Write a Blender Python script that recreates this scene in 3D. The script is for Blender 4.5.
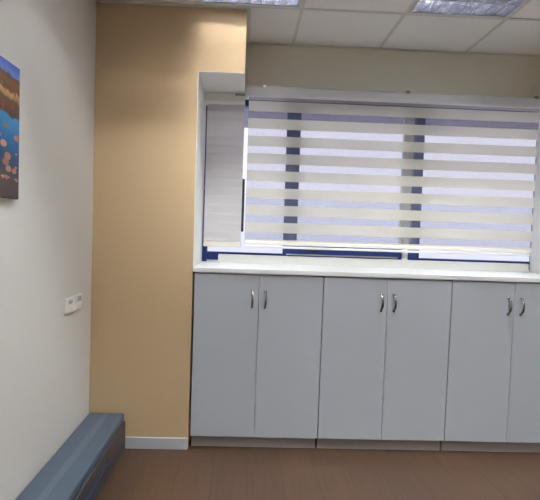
import bpy, bmesh, math, random
from mathutils import Vector, Matrix
random.seed(7)
for o in list(bpy.data.objects): bpy.data.objects.remove(o)
S = bpy.context.scene
C = S.collection

# ------------------------------------------------------------------ camera
X0, H0, YAW, PITCH, ROLL, FPX, CX, CY = 0.8988, 1.328, 0.0301, -0.0437, 0.0339, 457.66, 258.55, 251.11
cam_d = bpy.data.cameras.new('camera')
cam = bpy.data.objects.new('camera', cam_d); C.objects.link(cam); S.camera = cam
cam_d.sensor_fit = 'HORIZONTAL'; cam_d.sensor_width = 36
cam_d.lens = FPX / 540 * 36
cam_d.shift_x = (270 - CX) / 540; cam_d.shift_y = -(250 - CY) / 540
F = Vector((math.sin(YAW) * math.cos(PITCH), math.cos(YAW) * math.cos(PITCH), math.sin(PITCH)))
R = Vector((math.cos(YAW), -math.sin(YAW), 0)); U = R.cross(F)
cr, sr = math.cos(ROLL), math.sin(ROLL)
R2 = R * cr + U * sr; U2 = U * cr - R * sr          # scene appears turned clockwise
m = Matrix((R2, U2, -F)).transposed().to_4x4(); m.translation = (X0, 0, H0)
cam.matrix_world = m
cam_d.clip_start = 0.02; cam_d.clip_end = 500

# ------------------------------------------------------------------ world, lights, exposure
WORLD_COL = (0.86, 0.85, 1.0); WORLD_STR = 1.4
TUBE_STR = 205.0
EXPOSURE = 0.0
w = bpy.data.worlds.new('sky'); S.world = w; w.use_nodes = True
bgn = w.node_tree.nodes['Background']
bgn.inputs['Color'].default_value = (*WORLD_COL, 1); bgn.inputs['Strength'].default_value = WORLD_STR
S.view_settings.view_transform = 'Standard'; S.view_settings.look = 'None'
S.view_settings.exposure = EXPOSURE; S.view_settings.gamma = 1
S.view_settings.use_curve_mapping = False
pd = bpy.data.lights.new('window_portal', 'AREA'); pd.shape = 'RECTANGLE'; pd.size = 2.5; pd.size_y = 1.2
po = bpy.data.objects.new('window_portal', pd); C.objects.link(po)
po.location = (1.80, 3.36, 1.66); po.rotation_euler = (math.radians(-90), 0, 0)
pd.cycles.is_portal = True

# ------------------------------------------------------------------ materials
def srgb(r, g, b):
    f = lambda c: (c / 255) / 12.92 if c / 255 <= 0.04045 else ((c / 255 + 0.055) / 1.055) ** 2.4
    return (f(r), f(g), f(b), 1)

def mat(name, col, rough=0.6, metal=0.0, spec=0.5, noise=None, bump=None):
    """noise=(scale, amount): mottles the colour; bump=(scale, strength, distance)"""
    m = bpy.data.materials.new(name); m.use_nodes = True
    nt = m.node_tree; N = nt.nodes; L = nt.links
    b = N['Principled BSDF']
    b.inputs['Base Color'].default_value = col; b.inputs['Roughness'].default_value = rough
    b.inputs['Metallic'].default_value = metal; b.inputs['Specular IOR Level'].default_value = spec
    tc = N.new('ShaderNodeTexCoord')
    if noise:
        n = N.new('ShaderNodeTexNoise'); n.inputs['Scale'].default_value = noise[0]; n.inputs['Detail'].default_value = 4
        L.new(tc.outputs['Object'], n.inputs['Vector'])
        mx = N.new('ShaderNodeMix'); mx.data_type = 'RGBA'
        mx.inputs[6].default_value = tuple(c * (1 - noise[1]) for c in col[:3]) + (1,)
        mx.inputs[7].default_value = tuple(min(1, c * (1 + noise[1])) for c in col[:3]) + (1,)
        L.new(n.outputs['Fac'], mx.inputs[0]); L.new(mx.outputs[2], b.inputs['Base Color'])
    if bump:
        n2 = N.new('ShaderNodeTexNoise'); n2.inputs['Scale'].default_value = bump[0]; n2.inputs['Detail'].default_value = 3
        L.new(tc.outputs['Object'], n2.inputs['Vector'])
        bp = N.new('ShaderNodeBump'); bp.inputs['Strength'].default_value = bump[1]; bp.inputs['Distance'].default_value = bump[2]
        L.new(n2.outputs['Fac'], bp.inputs['Height']); L.new(bp.outputs['Normal'], b.inputs['Normal'])
    return m

M = {}
M['cream'] = mat('painted_cream_plaster', srgb(224, 222, 217), 0.85, spec=0.2, noise=(2, .015), bump=(60, .08, .002))
M['beige'] = mat('painted_beige_plaster', srgb(206, 179, 142), 0.85, spec=0.2, noise=(2, .015), bump=(60, .08, .002))
M['pale_wall'] = mat('painted_pale_greige_plaster', srgb(240, 236, 220), 0.85, spec=0.2, noise=(2, .015), bump=(60, .08, .002))
M['white_plaster'] = mat('painted_white_reveal', srgb(242, 242, 238), 0.7, spec=0.3, noise=(3, .01))
M['tile'] = mat('mineral_fibre_tile', srgb(250, 250, 248), 0.95, spec=0.1, noise=(90, .04), bump=(150, .15, .001))
M['tbar'] = mat('white_enamel_tbar', srgb(224, 223, 218), 0.5)
M['laminate'] = mat('white_laminate', srgb(190, 195, 204), 0.42, spec=0.4, noise=(1.5, .01))
M['edge'] = mat('laminate_edge', srgb(196, 198, 206), 0.5)
M['counter'] = mat('white_worktop_laminate', srgb(236, 236, 236), 0.28, noise=(4, .01))
M['plinth'] = mat('plinth_laminate', srgb(176, 170, 166), 0.5)
M['skirt'] = mat('grey_skirting', srgb(200, 202, 210), 0.5)
M['chrome'] = mat('satin_chrome', (0.30, 0.30, 0.31, 1), 0.2, metal=1)
M['steel'] = mat('bracket_steel', (0.3, 0.28, 0.26, 1), 0.35, metal=1)
M['navy'] = mat('navy_window_aluminium', srgb(28, 56, 128), 0.4, noise=(6, .05))
M['alu'] = mat('bare_aluminium', (0.75, 0.76, 0.8, 1), 0.35, metal=0.6)
M['black'] = mat('black_plastic', (0.012, 0.012, 0.014, 1), 0.4)
M['beige_rail'] = mat('beige_rail', srgb(214, 208, 198), 0.5)
M['cassette'] = mat('grey_white_cassette', srgb(224, 226, 226), 0.4)
M['board'] = mat('white_painted_board', srgb(212, 212, 208), 0.5)
M['white_plastic'] = mat('white_plastic', srgb(238, 236, 228), 0.35)
M['switch_plastic'] = mat('switch_plastic', srgb(248, 247, 244), 0.3)
M['grey_plastic'] = mat('grey_switch_key', srgb(176, 176, 178), 0.35)
M['fixture'] = mat('lamp_housing_white', srgb(224, 224, 222), 0.4)
M['mirror'] = mat('louvre_aluminium', (0.72, 0.72, 0.80, 1), 0.2, metal=1)
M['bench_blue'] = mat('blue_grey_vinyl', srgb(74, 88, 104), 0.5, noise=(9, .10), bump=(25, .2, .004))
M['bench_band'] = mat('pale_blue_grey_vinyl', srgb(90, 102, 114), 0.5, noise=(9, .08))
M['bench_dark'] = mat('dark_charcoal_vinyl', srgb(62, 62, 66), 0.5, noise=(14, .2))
M['bench_piping'] = mat('royal_blue_piping', srgb(34, 48, 96), 0.4)
M['bench_red'] = mat('reddish_brown_patch', srgb(92, 74, 74), 0.6, noise=(30, .3))
M['outside_wall'] = mat('outside_grey_render', srgb(140, 142, 155), 0.9, noise=(6, .25))
M['eave'] = mat('mottled_grey_eave', srgb(140, 142, 155), 0.9, noise=(9, .3))
M['ground'] = mat('pale_pink_paving', srgb(226, 218, 234), 0.9, noise=(.3, .04))
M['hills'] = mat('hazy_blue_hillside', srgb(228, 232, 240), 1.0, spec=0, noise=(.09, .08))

def floor_mat():
    m = mat('brown_laminate_floor', srgb(104, 72, 52), 0.38)
    nt = m.node_tree; N = nt.nodes; L = nt.links; b = N['Principled BSDF']
    tc = [n for n in N if n.type == 'TEX_COORD'][0]
    mp = N.new('ShaderNodeMapping'); mp.inputs['Rotation'].default_value = (0, 0, math.pi / 2)
    L.new(tc.outputs['Object'], mp.inputs['Vector'])
    br = N.new('ShaderNodeTexBrick'); br.offset = 0.37
    br.inputs['Scale'].default_value = 1; br.inputs['Brick Width'].default_value = 1.28; br.inputs['Row Height'].default_value = 0.19
    br.inputs['Mortar Size'].default_value = 0.0015
    br.inputs['Color1'].default_value = srgb(88, 65, 49); br.inputs['Color2'].default_value = srgb(78, 58, 44)
    br.inputs['Mortar'].default_value = srgb(58, 40, 30)
    L.new(mp.outputs[0], br.inputs['Vector'])
    mp2 = N.new('ShaderNodeMapping'); mp2.inputs['Scale'].default_value = (26, 1.6, 1)
    L.new(tc.outputs['Object'], mp2.inputs['Vector'])
    ns = N.new('ShaderNodeTexNoise'); ns.inputs['Scale'].default_value = 2; ns.inputs['Detail'].default_value = 6
    L.new(mp2.outputs[0], ns.inputs['Vector'])
    mx = N.new('ShaderNodeMix'); mx.data_type = 'RGBA'; mx.blend_type = 'MULTIPLY'; mx.inputs[0].default_value = .6
    rp = N.new('ShaderNodeValToRGB'); rp.color_ramp.elements[0].position = .3; rp.color_ramp.elements[0].color = (.55, .55, .55, 1)
    rp.color_ramp.elements[1].position = .7
    L.new(ns.outputs['Fac'], rp.inputs[0]); L.new(br.outputs['Color'], mx.inputs[6]); L.new(rp.outputs[0], mx.inputs[7])
    L.new(mx.outputs[2], b.inputs['Base Color'])
    return m
M['floor'] = floor_mat()

def emit(name, col, st):
    m = bpy.data.materials.new(name); m.use_nodes = True; N = m.node_tree.nodes; L = m.node_tree.links
    N.remove(N['Principled BSDF']); e = N.new('ShaderNodeEmission')
    e.inputs[0].default_value = col; e.inputs[1].default_value = st
    L.new(e.outputs[0], N['Material Output'].inputs[0]); return m
M['tube'] = emit('fluorescent_tube_glow', (0.96, 0.985, 1.0, 1), TUBE_STR)

def glass_mat():
    m = bpy.data.materials.new('window_glass'); m.use_nodes = True; N = m.node_tree.nodes; L = m.node_tree.links
    N.remove(N['Principled BSDF'])
    t = N.new('ShaderNodeBsdfTransparent'); t.inputs[0].default_value = (.96, .97, .98, 1)
    g = N.new('ShaderNodeBsdfGlossy'); g.inputs['Roughness'].default_value = .02
    mx = N.new('ShaderNodeMixShader'); fr = N.new('ShaderNodeFresnel'); fr.inputs[0].default_value = 1.2
    L.new(fr.outputs[0], mx.inputs[0]); L.new(t.outputs[0], mx.inputs[1]); L.new(g.outputs[0], mx.inputs[2])
    L.new(mx.outputs[0], N['Material Output'].inputs[0]); return m
M['glass'] = glass_mat()

def fabric(name, col, trans, see):
    """diffuse + translucent, partly see-through"""
    m = bpy.data.materials.new(name); m.use_nodes = True; N = m.node_tree.nodes; L = m.node_tree.links
    N.remove(N['Principled BSDF'])
    tc = N.new('ShaderNodeTexCoord'); ns = N.new('ShaderNodeTexNoise'); ns.inputs['Scale'].default_value = 40
    L.new(tc.outputs['Object'], ns.inputs['Vector'])
    mc = N.new('ShaderNodeMix'); mc.data_type = 'RGBA'
    mc.inputs[6].default_value = tuple(c * .97 for c in col[:3]) + (1,); mc.inputs[7].default_value = col
    L.new(ns.outputs['Fac'], mc.inputs[0])
    d = N.new('ShaderNodeBsdfDiffuse'); t = N.new('ShaderNodeBsdfTranslucent'); p = N.new('ShaderNodeBsdfTransparent')
    L.new(mc.outputs[2], d.inputs[0]); L.new(mc.outputs[2], t.inputs[0])
    a = N.new('ShaderNodeMixShader'); a.inputs[0].default_value = trans
    L.new(d.outputs[0], a.inputs[1]); L.new(t.outputs[0], a.inputs[2])
    b = N.new('ShaderNodeMixShader'); b.inputs[0].default_value = see
    L.new(a.outputs[0], b.inputs[1]); L.new(p.outputs[0], b.inputs[2])
    L.new(b.outputs[0], N['Material Output'].inputs[0]); return m
M['band'] = fabric('zebra_opaque_band', srgb(240, 236, 216), .6, 0.05)
M['sheer'] = fabric('zebra_sheer_band', (.30, .30, .31, 1), .5, .55)
M['closed_band'] = fabric('closed_blind_fabric', srgb(230, 227, 226), .42, 0.0)
M['closed_band2'] = fabric('closed_blind_fabric_fold', srgb(226, 223, 221), .40, 0.0)

def picture_mat():
    """printed autumn lake: bands by height, lily pads on blue water. Local z 0..0.5, y along the wall"""
    m = mat('printed_autumn_lake_canvas', (1, 1, 1, 1), .55)
    nt = m.node_tree; N = nt.nodes; L = nt.links; b = N['Principled BSDF']
    tc = [n for n in N if n.type == 'TEX_COORD'][0]
    sx = N.new('ShaderNodeSeparateXYZ'); L.new(tc.outputs['Object'], sx.inputs[0])
    n1 = N.new('ShaderNodeTexNoise'); n1.inputs['Scale'].default_value = 26; n1.inputs['Detail'].default_value = 5
    L.new(tc.outputs['Object'], n1.inputs['Vector'])
    def math_(op, a, bb):
        n = N.new('ShaderNodeMath'); n.operation = op
        for i, v in enumerate((a, bb)):
            if isinstance(v, (int, float)): n.inputs[i].default_value = v
            else: L.new(v, n.inputs[i])
        return n.outputs[0]
    jit = math_('MULTIPLY', math_('SUBTRACT', n1.outputs['Fac'], .5), .12)
    # the bank runs downwards to the right
    slope = math_('MULTIPLY', sx.outputs['Y'], 0.20)
    zz = math_('ADD', math_('ADD', math_('MULTIPLY', sx.outputs['Z'], 2.0), jit), slope)
    rp = N.new('ShaderNodeValToRGB'); e = rp.color_ramp
    stops = [(0.0, (60, 48, 50)), (.13, (64, 56, 58)), (.22, (28, 52, 72)), (.42, (30, 96, 150)), (.585, (58, 140, 196)),
             (.60, (62, 54, 44)), (.66, (96, 62, 48)), (.71, (84, 76, 50)), (.735, (168, 136, 92)), (.765, (190, 150, 100)),
             (.78, (84, 66, 40)), (.83, (120, 74, 50)), (.88, (70, 70, 62)), (.895, (110, 136, 208)), (1.0, (58, 86, 190))]
    while len(e.elements) > 1: e.elements.remove(e.elements[-1])
    e.elements[0].position = stops[0][0]; e.elements[0].color = srgb(*stops[0][1])
    for p_, c_ in stops[1:]:
        q = e.elements.new(p_); q.color = srgb(*c_)
    L.new(zz, rp.inputs[0])
    # autumn trees: reddish blotches
    n2 = N.new('ShaderNodeTexNoise'); n2.inputs['Scale'].default_value = 38; n2.inputs['Detail'].default_value = 2
    mp = N.new('ShaderNodeMapping'); mp.inputs['Scale'].default_value = (1, 1, .5); L.new(tc.outputs['Object'], mp.inputs[0]); L.new(mp.outputs[0], n2.inputs['Vector'])
    red = math_('MULTIPLY', math_('GREATER_THAN', n2.outputs['Fac'], .63),
                math_('MULTIPLY', math_('GREATER_THAN', zz, .60), math_('LESS_THAN', zz, .88)))
    mx = N.new('ShaderNodeMix'); mx.data_type = 'RGBA'; L.new(red, mx.inputs[0]); L.new(rp.outputs[0], mx.inputs[6]); mx.inputs[7].default_value = srgb(134, 62, 50)
    # lily pads
    mp2 = N.new('ShaderNodeMapping'); mp2.inputs['Scale'].default_value = (0, 20, 34); L.new(tc.outputs['Object'], mp2.inputs[0])
    vo = N.new('ShaderNodeTexVoronoi'); vo.inputs['Scale'].default_value = 1; vo.inputs['Randomness'].default_value = .8
    L.new(mp2.outputs[0], vo.inputs['Vector'])
    pads = math_('MULTIPLY', math_('LESS_THAN', vo.outputs['Distance'], .47),
                 math_('MULTIPLY', math_('GREATER_THAN', zz, .13), math_('LESS_THAN', zz, .52)))
    hs = N.new('ShaderNodeValToRGB'); hs.color_ramp.elements[0].color = srgb(128, 84, 84); hs.color_ramp.elements[1].color = srgb(196, 144, 116)
    L.new(vo.outputs['Color'], hs.inputs[0])
    mx2 = N.new('ShaderNodeMix'); mx2.data_type = 'RGBA'; L.new(pads, mx2.inputs[0]); L.new(mx.outputs[2], mx2.inputs[6]); L.new(hs.outputs[0], mx2.inputs[7])
    L.new(mx2.outputs[2], b.inputs['Base Color'])
    return m
M['picture'] = picture_mat()

# ------------------------------------------------------------------ mesh helpers
class MB:
    def __init__(s): s.bm = bmesh.new(); s.mats = []
    def _mi(s, m):
        if m not in s.mats: s.mats.append(m)
        return s.mats.index(m)
    def box(s, x0, x1, y0, y1, z0, z1, m=None, bevel=0, seg=2):
        b = bmesh.new()
        vs = [b.verts.new(p) for p in ((x0, y0, z0), (x1, y0, z0), (x1, y1, z0), (x0, y1, z0), (x0, y0, z1), (x1, y0, z1), (x1, y1, z1), (x0, y1, z1))]
        for f in ((0, 3, 2, 1), (4, 5, 6, 7), (0, 1, 5, 4), (1, 2, 6, 5), (2, 3, 7, 6), (3, 0, 4, 7)): b.faces.new([vs[i] for i in f])
        if bevel: bmesh.ops.bevel(b, geom=list(b.edges), offset=bevel, segments=seg, profile=.5, affect='EDGES')
        s.merge(b, m); return s
    def merge(s, b, m=None, smooth=False):
        mi = s._mi(m) if m else 0
        for f in b.faces: f.material_index = mi; f.smooth = smooth
        me = bpy.data.meshes.new('t'); b.to_mesh(me); b.free(); s.bm.from_mesh(me); bpy.data.meshes.remove(me)
    def tube(s, pts, r, m=None, n=12, cap=True, flat=None):
        """sweep a circle (or ellipse: flat=(rx, ry)) along points"""
        b = bmesh.new(); rings = []
        pts = [Vector(p) for p in pts]
        ref = Vector((1, 0, 0))
        for i, p in enumerate(pts):
            d = (pts[min(i + 1, len(pts) - 1)] - pts[max(i - 1, 0)]).normalized()
            a = ref - d * ref.dot(d)
            if a.length < .1: a = Vector((0, 1, 0)) - d * d.y
            a.normalize(); c = d.cross(a)
            ra, rb = flat if flat else (r, r)
            rings.append([b.verts.new(p + a * ra * math.cos(t * 2 * math.pi / n) + c * rb * math.sin(t * 2 * math.pi / n)) for t in range(n)])
        for i in range(len(rings) - 1):
            for j in range(n): b.faces.new((rings[i][j], rings[i][(j + 1) % n], rings[i + 1][(j + 1) % n], rings[i + 1][j]))
        if cap: b.faces.new(rings[0][::-1]); b.faces.new(rings[-1])
        bmesh.ops.recalc_face_normals(b, faces=b.faces)
        s.merge(b, m, smooth=True); return s
    def prism(s, prof, x0, x1, m=None, smooth=False):
        """profile of (y, z) points extruded along x"""
        b = bmesh.new()
        A = [b.verts.new((x0, y, z)) for y, z in prof]; B = [b.verts.new((x1, y, z)) for y, z in prof]
        n = len(prof)
        for i in range(n): b.faces.new((A[i], A[(i + 1) % n], B[(i + 1) % n], B[i]))
        b.faces.new(A[::-1]); b.faces.new(B)
        bmesh.ops.recalc_face_normals(b, faces=b.faces)
        s.merge(b, m, smooth); return s
    def build(s, name, mat_, parent=None, origin=None, kind=None):
        me = bpy.data.meshes.new(name)
        if origin is not None: bmesh.ops.translate(s.bm, verts=s.bm.verts, vec=-Vector(origin))
        s.bm.to_mesh(me); s.bm.free()
        if s.mats:
            for q in s.mats: me.materials.append(M[q])
        else: me.materials.append(M[mat_])
        o = bpy.data.objects.new(name, me); C.objects.link(o)
        if origin is not None: o.location = origin
        if parent: o.parent = parent
        if kind: o['kind'] = kind
        return o

def tag(o, label, cat, group=None):
    o['label'] = label; o['category'] = cat
    if group: o['group'] = group
    return o
def empty(name, loc, label, cat, group=None):
    o = bpy.data.objects.new(name, None); C.objects.link(o); o.location = loc; o.empty_display_size = .1
    return tag(o, label, cat, group)
def copy_tree(o, parent=None):
    c = o.copy(); C.objects.link(c)
    if parent: c.parent = parent
    for ch in list(o.children): copy_tree(ch, c)
    return c

# ------------------------------------------------------------------ dimensions
D = 2.719        # front plane of the beige wall and cabinets
W = 3.20         # plane of the window wall
CEIL = 2.611
XC = 0.594       # right side of the beige column = left side of the niche
XB = 0.866       # right end of the beam
ZB = 2.247       # underside of the beam, head of the window
XR = 2.935       # right side of the niche
RX = 4.50; NY = -2.2
ZS = 1.102       # worktop level

# ------------------------------------------------------------------ room
MB().box(-.15, RX + .15, NY - .15, W + .22, -.12, 0).build('floor', 'floor', kind='structure')
MB().box(-.15, 0, NY - .15, D + .05, 0, CEIL + .3).build('wall_left', 'cream', kind='structure')
MB().box(RX, RX + .15, NY - .15, D + .05, 0, CEIL + .3).build('wall_right', 'cream', kind='structure')
MB().box(0, RX, NY - .15, NY, 0, CEIL + .3).build('wall_near', 'cream', kind='structure')
wb = MB()
wb.box(0, XC, D, W + .2, 0, CEIL + .3)                 # column
wb.box(XC, XB, D, W, ZB, CEIL + .3)                    # beam over the narrow end of the niche
wb.box(XR, RX, D, W, 0, CEIL + .3)
wb.box(XR + .08, RX, W, 3.312, 0, CEIL + .3)                # wall right of the niche
wb.build('wall_front', 'beige', kind='structure')
ww = MB()
ww.box(XC, XR + .08, W, W + .2, ZB, CEIL + .3)
ww.box(XC, XR + .08, W, W + .2, 0, ZS - .03)
ww.build('wall_back', 'pale_wall', kind='structure')
rv = MB()                                              # white painted linings of the niche
rv.box(XC, XC + .003, D + .001, W + .2, ZS, ZB - .003)
rv.box(XC, XB, D + .001, W, ZB - .003, ZB)
rv.box(XR - .003, XR, D + .001, W, ZS, ZB)
rv.box(XR + .078, XR + .081, W, 3.311, ZS - .03, ZB)
rv.box(XR, XR + .078, W, 3.252, ZS - .03, ZS)
rv.box(XC, XR + .078, W, W + .2, ZB - .003, ZB)
rv.box(XC + .003, XR + .078, 3.252, W + .2, ZS - .02, ZS + .0115)
rv.build('trim_1', 'white_plaster', kind='structure')
MB().box(.222, XC - .003, D - .012, D, 0, .069, bevel=.002).build('baseboard_front', 'skirt', kind='structure')
MB().box(XR + .003, RX, D - .012, D, 0, .069, bevel=.002).build('baseboard_right', 'skirt', kind='structure')

# ceiling: tiles, T-bars, holes for the lamps
GX = [-.018 + .6 * i for i in range(-1, 9)]; GY = [2.684 - .6 * i for i in range(-1, 10)]
LAMPS = [(.582, 2.084), (1.782, 2.084), (2.982, 2.084), (.582, .884), (1.782, .884), (2.982, .884), (1.782, -.316)]  # all but the first pair are unseen, added to brighten the room
def is_lamp(x, y): return any(abs(x - a) < .01 and abs(y - b) < .01 for a, b in LAMPS)
ce = MB()
GXs = [(-.018 + .6 * i) for i in range(0, 9)]
for i in range(0, 8):
    for j in range(0, 10):
        x0, x1 = -.018 + .6 * i, -.018 + .6 * (i + 1); y1 = 3.284 - .6 * j; y0 = y1 - .6
        if is_lamp(x0, y0): continue
        a0, a1, b0, b1 = max(x0, 0), min(x1, RX), max(y0, NY), min(y1, W)
        if a1 - a0 > .01 and b1 - b0 > .01: ce.box(a0, a1, b0, b1, CEIL + .004, CEIL + .02, 'tile')
for x in [-.018 + .6 * i for i in range(1, 8)]:
    ce.box(x - .010, x + .010, NY, W, CEIL, CEIL + .012, 'tbar')
for y in [2.684 - .6 * j for j in range(0, 9)]:
    ce.box(0, RX, y - .010, y + .010, CEIL - .0005, CEIL + .012, 'tbar')
ce.box(XB, XR, W - .022, W, CEIL - .002, CEIL + .006, 'tbar')      # wall angles
ce.box(0, XB, D - .022, D, CEIL - .002, CEIL + .006, 'tbar')
ce.box(XB, XB + .022, D - .022, W, CEIL - .002, CEIL + .006, 'tbar')
ce.box(0, .022, NY, D, CEIL - .002, CEIL + .006, 'tbar')
ce.box(-.15, RX + .15, NY - .15, W + .2, CEIL + .3, CEIL + .4, 'tile')   # slab above
ce.build('ceiling', 'tile', kind='structure')

# ------------------------------------------------------------------ window
WY = 3.25
win = MB()
win.box(XC + .003, XC + .036, WY, WY + .06, ZS, ZB - .003)
win.box(XR + .062, XR + .077, WY, WY + .06, ZS, ZB - .003)
win.box(XC + .036, XR + .062, WY, WY + .06, ZS + .012, 1.172, bevel=.003)
win.box(XC + .036, XR + .062, WY, WY + .06, 2.20, ZB - .003)
win.box(2.085, 2.15, WY, WY + .06, 1.172, 2.20)
win_o = win.build('window_1', 'navy', kind='structure')
sash = MB()
sy0, sy1 = WY - .034, WY - .003
sash.box(1.166, 1.262, sy0, sy1, 1.15, 2.235, bevel=.003)
sash.box(1.262, 2.115, sy0, sy1, 1.15, 1.252, bevel=.003)
sash.box(1.262, 2.115, sy0, sy1, 2.165, 2.235, bevel=.003)
sash_o = sash.build('sliding_sash', 'navy', win_o)
st = MB().box(1.990, 2.062, sy0, sy1, 1.252, 2.165, bevel=.003).build('sash_stile', 'alu', sash_o); st['label'] = 'pale grey aluminium stile at the edge of the sliding sash'
tr = MB().box(1.19, 1.985, sy0 - .006, sy0 + .002, 1.168, 1.176).build('track_lip', 'alu', sash_o); tr['label'] = 'bare aluminium lip along the navy sash rail'
la = MB().box(1.36, 1.42, sy0 - .014, sy0 + .002, 1.192, 1.203, bevel=.002).build('latch', 'black', sash_o); la['label'] = 'small black latch'
MB().box(1.262, 1.99, WY - .020, WY - .016, 1.252, 2.165).build('pane', 'glass', sash_o)
for a, b in ((XC + .036, 1.166), (2.15, XR + .062)):
    MB().box(a, b, WY + .028, WY + .032, 1.172, 2.20).build('pane', 'glass', win_o)
h = MB().box(.858, .884, WY - .02, WY, 1.32, 1.69, bevel=.004).build('pull_handle', 'black', win_o); h['label'] = 'slim black pull profile'
h = MB().box(2.010, 2.046, sy0 - .03, sy0 - .004, 1.155, 1.305, bevel=.003).build('white_block', 'white_plastic', win_o); h['label'] = 'short white block at the foot of the sliding sash'  # plain white block in front of the sash rail

# white board lying on the sill
tag(MB().box(.716, 2.905, 3.165, 3.205, ZS, 1.160, bevel=.003).build('sill_board', 'board'),
    'long white board standing on the sill along the foot of the window', 'board')

# ------------------------------------------------------------------ outside
MB().box(-60, 60, 6, 140, -8.2, -8).build('ground', 'ground', kind='structure')
hb = bmesh.new(); prev = None
for i in range(121):
    x = -90 + i * 1.5
    z = 1.3 + 120 * math.tan(math.radians(4.6 + .12 * math.sin(i * .31) + .08 * math.sin(i * .83 + 1)))
    pts = [(x, 100, -8), (x, 104, -2), (x, 112, z * .6), (x, 120, z), (x, 135, -8)]
    vs = [hb.verts.new(p) for p in pts]
    if prev:
        for k in range(4): hb.faces.new((prev[k], prev[k + 1], vs[k + 1], vs[k]))
    prev = vs
bmesh.ops.recalc_face_normals(hb, faces=hb.faces)
t = MB(); t.merge(hb, 'hills', True); t.build('distant_hills', 'hills', kind='structure')
MB().box(-1.5, 6, W + .21, 4.40, 2.305, 2.42).build('roof_overhang', 'eave', kind='structure')

# ------------------------------------------------------------------ worktop
ct = MB(); ct.box(XC + .003, XR - .003, 2.700, W + .05, ZS - .027, ZS, bevel=.003)
tag(ct.build('worktop', 'counter'), 'long white worktop over the cabinets, running into the window sill', 'worktop')

# ------------------------------------------------------------------ cabinets
def handle_mesh(x, z0, z1):
    b = MB(); pts = []
    n = 12
    for i in range(n + 1):
        t_ = i / n; z_ = z1 + (z0 - z1) * t_
        pts.append((x + .002 * math.sin(t_ * math.pi), D - .006 - .026 * math.sin(math.pi * t_) ** .7, z_))
    b.tube(pts, .0, None, n=10, flat=(.0072, .0040))
    for z_ in (z0, z1): b.tube([(x, D + .0005, z_), (x, D - .010, z_)], .0070, None, n=12)
    return b
UX = [.604, 1.3775, 2.158, XR - .001]
cab_labels = ['white double door cabinet beside the beige wall, first from the left',
              'white double door cabinet in the middle of the row under the window',
              'white double door cabinet at the right end of the row']
def make_cabinet(x0, x1, label):
    r = empty('cabinet', ((x0 + x1) / 2, D + .2, 0), label, 'cabinet', 'white cabinets under the window')
    off = -Vector(r.location)
    def part(mb, name, mt, parent):
        bmesh.ops.translate(mb.bm, verts=mb.bm.verts, vec=off); return mb.build(name, mt, parent)
    a, b_ = x0 + .006, x1 - .006; y0 = D + .0195; y1 = W - .004; zt = ZS - .0275; zb = .084
    c = MB()
    c.box(a, a + .018, y0, y1, zb, zt); c.box(b_ - .018, b_, y0, y1, zb, zt)
    c.box(a + .018, b_ - .018, y0, y1, zb, zb + .018); c.box(a + .018, b_ - .018, y0, y1, zt - .018, zt)
    c.box(a + .018, b_ - .018, y1 - .008, y1, zb + .018, zt - .018); c.box(a + .018, b_ - .018, y0 + .03, y1 - .01, .55, .568)
    part(c, 'body', 'edge', r)
    p = part(MB().box(a, b_, D + .042, D + .058, 0, .0835), 'plinth', 'plinth', r); p['label'] = 'grey-beige recessed plinth'
    mid = (x0 + x1) / 2
    for s, (u, v) in enumerate(((x0 + .0026, mid - .0013), (mid + .0013, x1 - .0026))):
        d = part(MB().box(u, v, D, D + .018, .0805, ZS - .0355, bevel=.0012), 'door', 'laminate', r)
        hx = mid + (-.0385 if s == 0 else .0395)
        hm = handle_mesh(hx, .874, .972); ho = part(hm, 'handle', 'chrome', d); ho['label'] = 'chrome bow handle'
    return r
for i in range(3): make_cabinet(UX[i], UX[i + 1], cab_labels[i])

# ------------------------------------------------------------------ wide zebra blind
zr = empty('zebra_blind', (1.88, 3.15, 1.2), 'wide white striped zebra roller blind over most of the window', 'blind')
zo = -Vector(zr.location)
def zpart(mb, name, mt, parent=zr):
    off = zo if parent is zr else zo
    bmesh.ops.translate(mb.bm, verts=mb.bm.verts, vec=off); return mb.build(name, mt, parent)
ca = MB()
ca.prism([(W - .0005, 2.232), (W - .0005, 2.302), (3.115, 2.302), (3.103, 2.297), (3.100, 2.288), (3.100, 2.243), (3.104, 2.232),
          (3.112, 2.228), (3.120, 2.232)], .870, XR - .004, 'cassette')
zpart(ca, 'cassette', 'cassette')
for x in (.990, 1.963, 2.850):
    b = MB(); b.box(x - .012, x + .012, 3.096, W - .001, 2.3025, 2.3055); b.box(x - .012, x + .012, 3.095, 3.0985, 2.288, 2.3055); b.tube([(x, 3.0965, 2.296), (x, 3.0925, 2.296)], .005)
    k = zpart(b, 'bracket', 'steel'); k['label'] = 'small dark metal clip on the cassette'
# fabric: one sheet with alternating opaque and sheer bands, slightly thick
fa = MB(); zs = []
P = .1168; t0 = 2.137
edges = [(2.236, 2.207, 'sheer'), (2.207, t0, 'band')]
for k in range(8):
    top = t0 - k * P; edges.append((top, top - .047, 'sheer')); edges.append((top - .047, top - P if k < 7 else 1.262, 'band'))
FX0, FX1 = .894, 2.893
fb = bmesh.new(); NX = 40
def fy(x, z): return 3.132 + .0012 * math.sin(x * 3.1 + z * 2) * (2.24 - z)
mi = {'band': 0, 'sheer': 1}
for (za, zb_, kd) in edges:
    cols = [[fb.verts.new((FX0 + (FX1 - FX0) * i / NX, fy(FX0 + (FX1 - FX0) * i / NX, zz_), zz_)) for i in range(NX + 1)] for zz_ in (za, zb_)]
    for i in range(NX):
        f = fb.faces.new((cols[0][i], cols[1][i], cols[1][i + 1], cols[0][i + 1])); f.material_index = mi[kd]; f.smooth = True
bmesh.ops.remove_doubles(fb, verts=fb.verts, dist=1e-5)
bmesh.ops.translate(fb, verts=fb.verts, vec=zo)
me = bpy.data.meshes.new('fabric'); fb.to_mesh(me); fb.free(); me.materials.append(M['band']); me.materials.append(M['sheer'])
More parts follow.
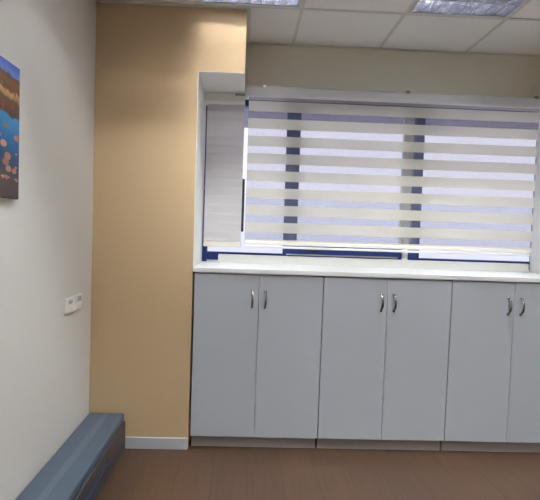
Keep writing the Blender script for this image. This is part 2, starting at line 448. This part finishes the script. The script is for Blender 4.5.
fo = bpy.data.objects.new('fabric', me); C.objects.link(fo); fo.parent = zr
fo['label'] = 'striped fabric of opaque cream and sheer bands'
br = MB(); br.box(FX0, FX1, 3.122, 3.142, 1.236, 1.262, bevel=.006); zpart(br, 'bottom_rail', 'white_plastic')
br2 = MB(); br2.box(FX0 + .002, FX1 - .002, 3.124, 3.140, 1.214, 1.2300, bevel=.004); br2.box(FX0 + .01, FX0 + .03, 3.128, 3.136, 1.2290, 1.237); br2.box(FX1 - .03, FX1 - .01, 3.128, 3.136, 1.2290, 1.237)
k = zpart(br2, 'weight_bar', 'white_plastic')

# ------------------------------------------------------------------ narrow closed blind
nr = empty('narrow_blind', (.74, 3.14, 1.2), 'narrow closed off-white roller blind at the left end under the beam', 'blind')
no = -Vector(nr.location)
def npart(mb, name, mt):
    bmesh.ops.translate(mb.bm, verts=mb.bm.verts, vec=no); return mb.build(name, mt, nr)
hd = MB(); hd.prism([(3.175, 2.172), (3.175, ZB - .004), (3.110, ZB - .004), (3.104, ZB - .012), (3.104, 2.184), (3.112, 2.172)], XC + .004, .868, 'white_plastic')
npart(hd, 'headrail', 'white_plastic')
k = npart(MB().box(.80, .868, 3.098, 3.103, 2.225, 2.240, bevel=.001), 'bracket', 'steel'); k['label'] = 'small dark metal clip'
NB = bmesh.new(); z = 2.182; rows = []
k_ = 0
while z > 1.246:                                        # overlapping bands give shallow folds
    rows.append((z, 3.130 - (.0 if k_ % 2 else .0035), k_ % 2)); z -= .018 if k_ % 2 else .040; k_ += 1
rows.append((1.246, 3.130, 0))
prev = None
for (z_, y_, kk) in rows:
    v = [NB.verts.new((x, y_, z_)) for x in (.616, .868)]
    if prev:
        f = NB.faces.new((prev[0][0], v[0], v[1], prev[0][1])); f.material_index = prev[1]
    prev = (v, kk)
g = bmesh.ops.extrude_face_region(NB, geom=list(NB.faces)); 
bmesh.ops.translate(NB, verts=[e for e in g['geom'] if isinstance(e, bmesh.types.BMVert)], vec=(0, .002, 0))
bmesh.ops.recalc_face_normals(NB, faces=NB.faces)
bmesh.ops.translate(NB, verts=NB.verts, vec=no)
me = bpy.data.meshes.new('fabric'); NB.to_mesh(me); NB.free(); me.materials.append(M['closed_band']); me.materials.append(M['closed_band2'])
o = bpy.data.objects.new('fabric', me); C.objects.link(o); o.parent = nr
k = npart(MB().box(.615, .869, 3.122, 3.140, 1.212, 1.246, bevel=.005), 'bottom_rail', 'beige_rail'); k['label'] = 'beige bottom rail'
ch = MB(); ch.tube([(.6065, 3.118, 2.175), (.6065, 3.118, 1.60)], .0012, n=6); ch.tube([(.6065, 3.130, 2.175), (.6065, 3.130, 1.60)], .0012, n=6)
ch.tube([(.6065, 3.118 + .006 * (1 - math.cos(a * math.pi / 6)), 1.60 - .006 * math.sin(a * math.pi / 6)) for a in range(7)], .0012, n=6)
ch.tube([(.6065, 3.118, 1.625), (.6065, 3.118, 1.600)], .005, n=10)
npart(ch, 'bead_chain', 'white_plastic')

# ------------------------------------------------------------------ canvas print on the left wall
cv = MB(); cv.box(.003, .022, 1.02, 1.796, 1.418, 1.912, bevel=.0015)
cvo = cv.build('canvas_print', 'picture', origin=(.003, 1.796, 1.418))
tag(cvo, 'canvas print of an autumn lake with lily pads on the left wall', 'picture')

# ------------------------------------------------------------------ wall plates
def plate(y, z, label, keys):
    r = empty('wall_socket', (.0005, y, z), label, 'socket', 'white plates on the left wall')
    def p(mb, n, mt): return mb.build(n, mt, r)
    p(MB().box(0, .010, -.054, .054, -.041, .041, bevel=.003), 'plate', 'switch_plastic')
    for (a, b, c, d, mt, nm) in keys:
        k = p(MB().box(.0095, .012, a, b, c, d, bevel=.001), nm, mt)
        if mt != 'switch_plastic': k['label'] = 'grey ' + nm
    return r
plate(2.366, .913, 'white wall plate farther from the beige wall, with one grey key', [(-.04, .005, -.03, .0, 'switch_plastic', 'key'), (-.02, .03, .008, .026, 'grey_plastic', 'key'), (.012, .04, -.03, .0, 'switch_plastic', 'key')])
plate(2.484, .914, 'white wall plate nearer the beige corner, with grey twin keys', [(-.01, .012, .002, .030, 'grey_plastic', 'key'), (.018, .040, .002, .030, 'grey_plastic', 'key'), (-.04, .04, -.03, -.008, 'switch_plastic', 'key')])

# ------------------------------------------------------------------ long low blue box along the left wall
be = empty('low_bench', (.11, 1.6, 0), 'long low blue-grey vinyl bench box on the floor along the left wall', 'bench')
bo = -Vector(be.location)
def bpart(mb, n, mt):
    bmesh.ops.translate(mb.bm, verts=mb.bm.verts, vec=bo); return mb.build(n, mt, be)
YB0, YB1 = .15, D - .004
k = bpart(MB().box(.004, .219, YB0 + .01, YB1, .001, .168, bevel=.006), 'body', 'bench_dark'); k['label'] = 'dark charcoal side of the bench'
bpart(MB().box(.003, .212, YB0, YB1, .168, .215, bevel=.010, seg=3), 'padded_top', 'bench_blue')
k = bpart(MB().box(.092, .128, YB0 + .02, YB1 - .02, .2145, .2165, bevel=.0008), 'top_band', 'bench_band'); k['label'] = 'paler band running along the top'
pp = MB(); pp.tube([(.2195, YB0 + .02, .085), (.2195, YB1 - .3, .085)], .006, n=8)
k = bpart(pp, 'piping', 'bench_piping'); k['label'] = 'royal blue piping along the dark side'
k = bpart(MB().box(.2185, .2205, 2.36, 2.62, .06, .155, bevel=.0005), 'side_patch', 'bench_red'); k['label'] = 'reddish brown patch near the far end'

# ------------------------------------------------------------------ recessed louvre lamps
def make_lamp(x, y, label, grp, top=.080, lm='mirror'):
    r = empty('ceiling_light', (x + .3, y + .3, CEIL), label, 'ceiling light', grp)
    def p(mb, n, mt, par=r): return mb.build(n, mt, par)
    hs = MB(); hh = .125
    hs.box(-.288, .288, -.288, .288, hh - .002, hh); 
    hs.box(-.288, -.286, -.288, .288, .002, hh); hs.box(.286, .288, -.288, .288, .002, hh)
    hs.box(-.286, .286, -.288, -.286, .002, hh); hs.box(-.286, .286, .286, .288, .002, hh)
    p(hs, 'housing', 'fixture')
    fr = MB()
    fr.box(-.288, .288, -.288, -.276, -.003, .004); fr.box(-.288, .288, .276, .288, -.003, .004)
    fr.box(-.288, -.276, -.276, .276, -.003, .004); fr.box(.276, .288, -.276, .276, -.003, .004)
    p(fr, 'frame', 'fixture')
    lo = MB(); bot = .002
    for q in (-.276, -.138, 0, .138, .276):              # long V reflectors between the tubes
        w1, w0 = .006, .026
        if q == -.276: prof = [(q, bot), (q + w1, bot), (q + w0 * .6, top), (q, top)]
        elif q == .276: prof = [(q, bot), (q - w1, bot), (q - w0 * .6, top), (q, top)]
        else: prof = [(q - .004, bot), (q + .004, bot), (q + w0 / 2, top), (q - w0 / 2, top)]
        # profile points are (y, z)
        lo.prism(prof, -.276, .276, lm)
    for q in (-1, 1):
        b = bmesh.new(); A = [(q * .276, bot), (q * .270, bot), (q * .262, top), (q * .276, top)]
        v0 = [b.verts.new((a, -.276, z_)) for a, z_ in A]; v1 = [b.verts.new((a, .276, z_)) for a, z_ in A]
        for i in range(4): b.faces.new((v0[i], v0[(i + 1) % 4], v1[(i + 1) % 4], v1[i]))
        b.faces.new(v0[::-1]); b.faces.new(v1); bmesh.ops.recalc_face_normals(b, faces=b.faces)
        lo.merge(b, lm)
    for bay in range(4):                                 # curved cross blades
        y0 = -.276 + bay * .138 + .012; y1 = y0 + .114
        for k in range(1, 8):
            xx = -.276 + k * .069
            b = bmesh.new()
            A = [(xx - .002, bot), (xx + .002, bot), (xx + .004, top / 2), (xx + .016, top), (xx - .016, top), (xx - .004, top / 2)]
            v0 = [b.verts.new((a, y0, z_)) for a, z_ in A]; v1 = [b.verts.new((a, y1, z_)) for a, z_ in A]
            for i in range(6): b.faces.new((v0[i], v0[(i + 1) % 6], v1[(i + 1) % 6], v1[i]))
            b.faces.new(v0[::-1]); b.faces.new(v1); bmesh.ops.recalc_face_normals(b, faces=b.faces)
            lo.merge(b, lm)
    p(lo, 'louvre', lm)
    for bay in range(4):
        yy = -.207 + bay * .138
        tb = MB(); tb.tube([(-.27, yy, .100), (.27, yy, .100)], .013, 'tube', n=12)
        p(tb, 'tube', 'tube')
    return r
l0 = make_lamp(*LAMPS[0], 'louvred square ceiling light above the beige beam, cut by the frame top', 'louvred ceiling lights')
l1 = copy_tree(l0); l1.location.x = LAMPS[1][0] + .3
l1['label'] = 'louvred square ceiling light at the top right, in front of the window'
l2 = copy_tree(l0); l2.location.x = LAMPS[2][0] + .3; l2['label'] = 'added louvred ceiling light at the right, unseen beyond the frame'  # out of view, added to help light the room
lr = make_lamp(*LAMPS[3], '', 'louvred ceiling lights', top=.018, lm='fixture')  # unseen rear lamps added for ambient light; shallow white louvre invented to spread it
for i, (a, b_) in enumerate(LAMPS[3:]):
    l = lr if i == 0 else copy_tree(lr)
    l.location = (a + .3, b_ + .3, CEIL)
    l['label'] = ['added unseen louvred ceiling light overhead by the left wall', 'added unseen louvred ceiling light overhead in the middle', 'added unseen louvred ceiling light overhead at the right', 'added unseen louvred ceiling light behind the viewer in the middle of the room'][i]
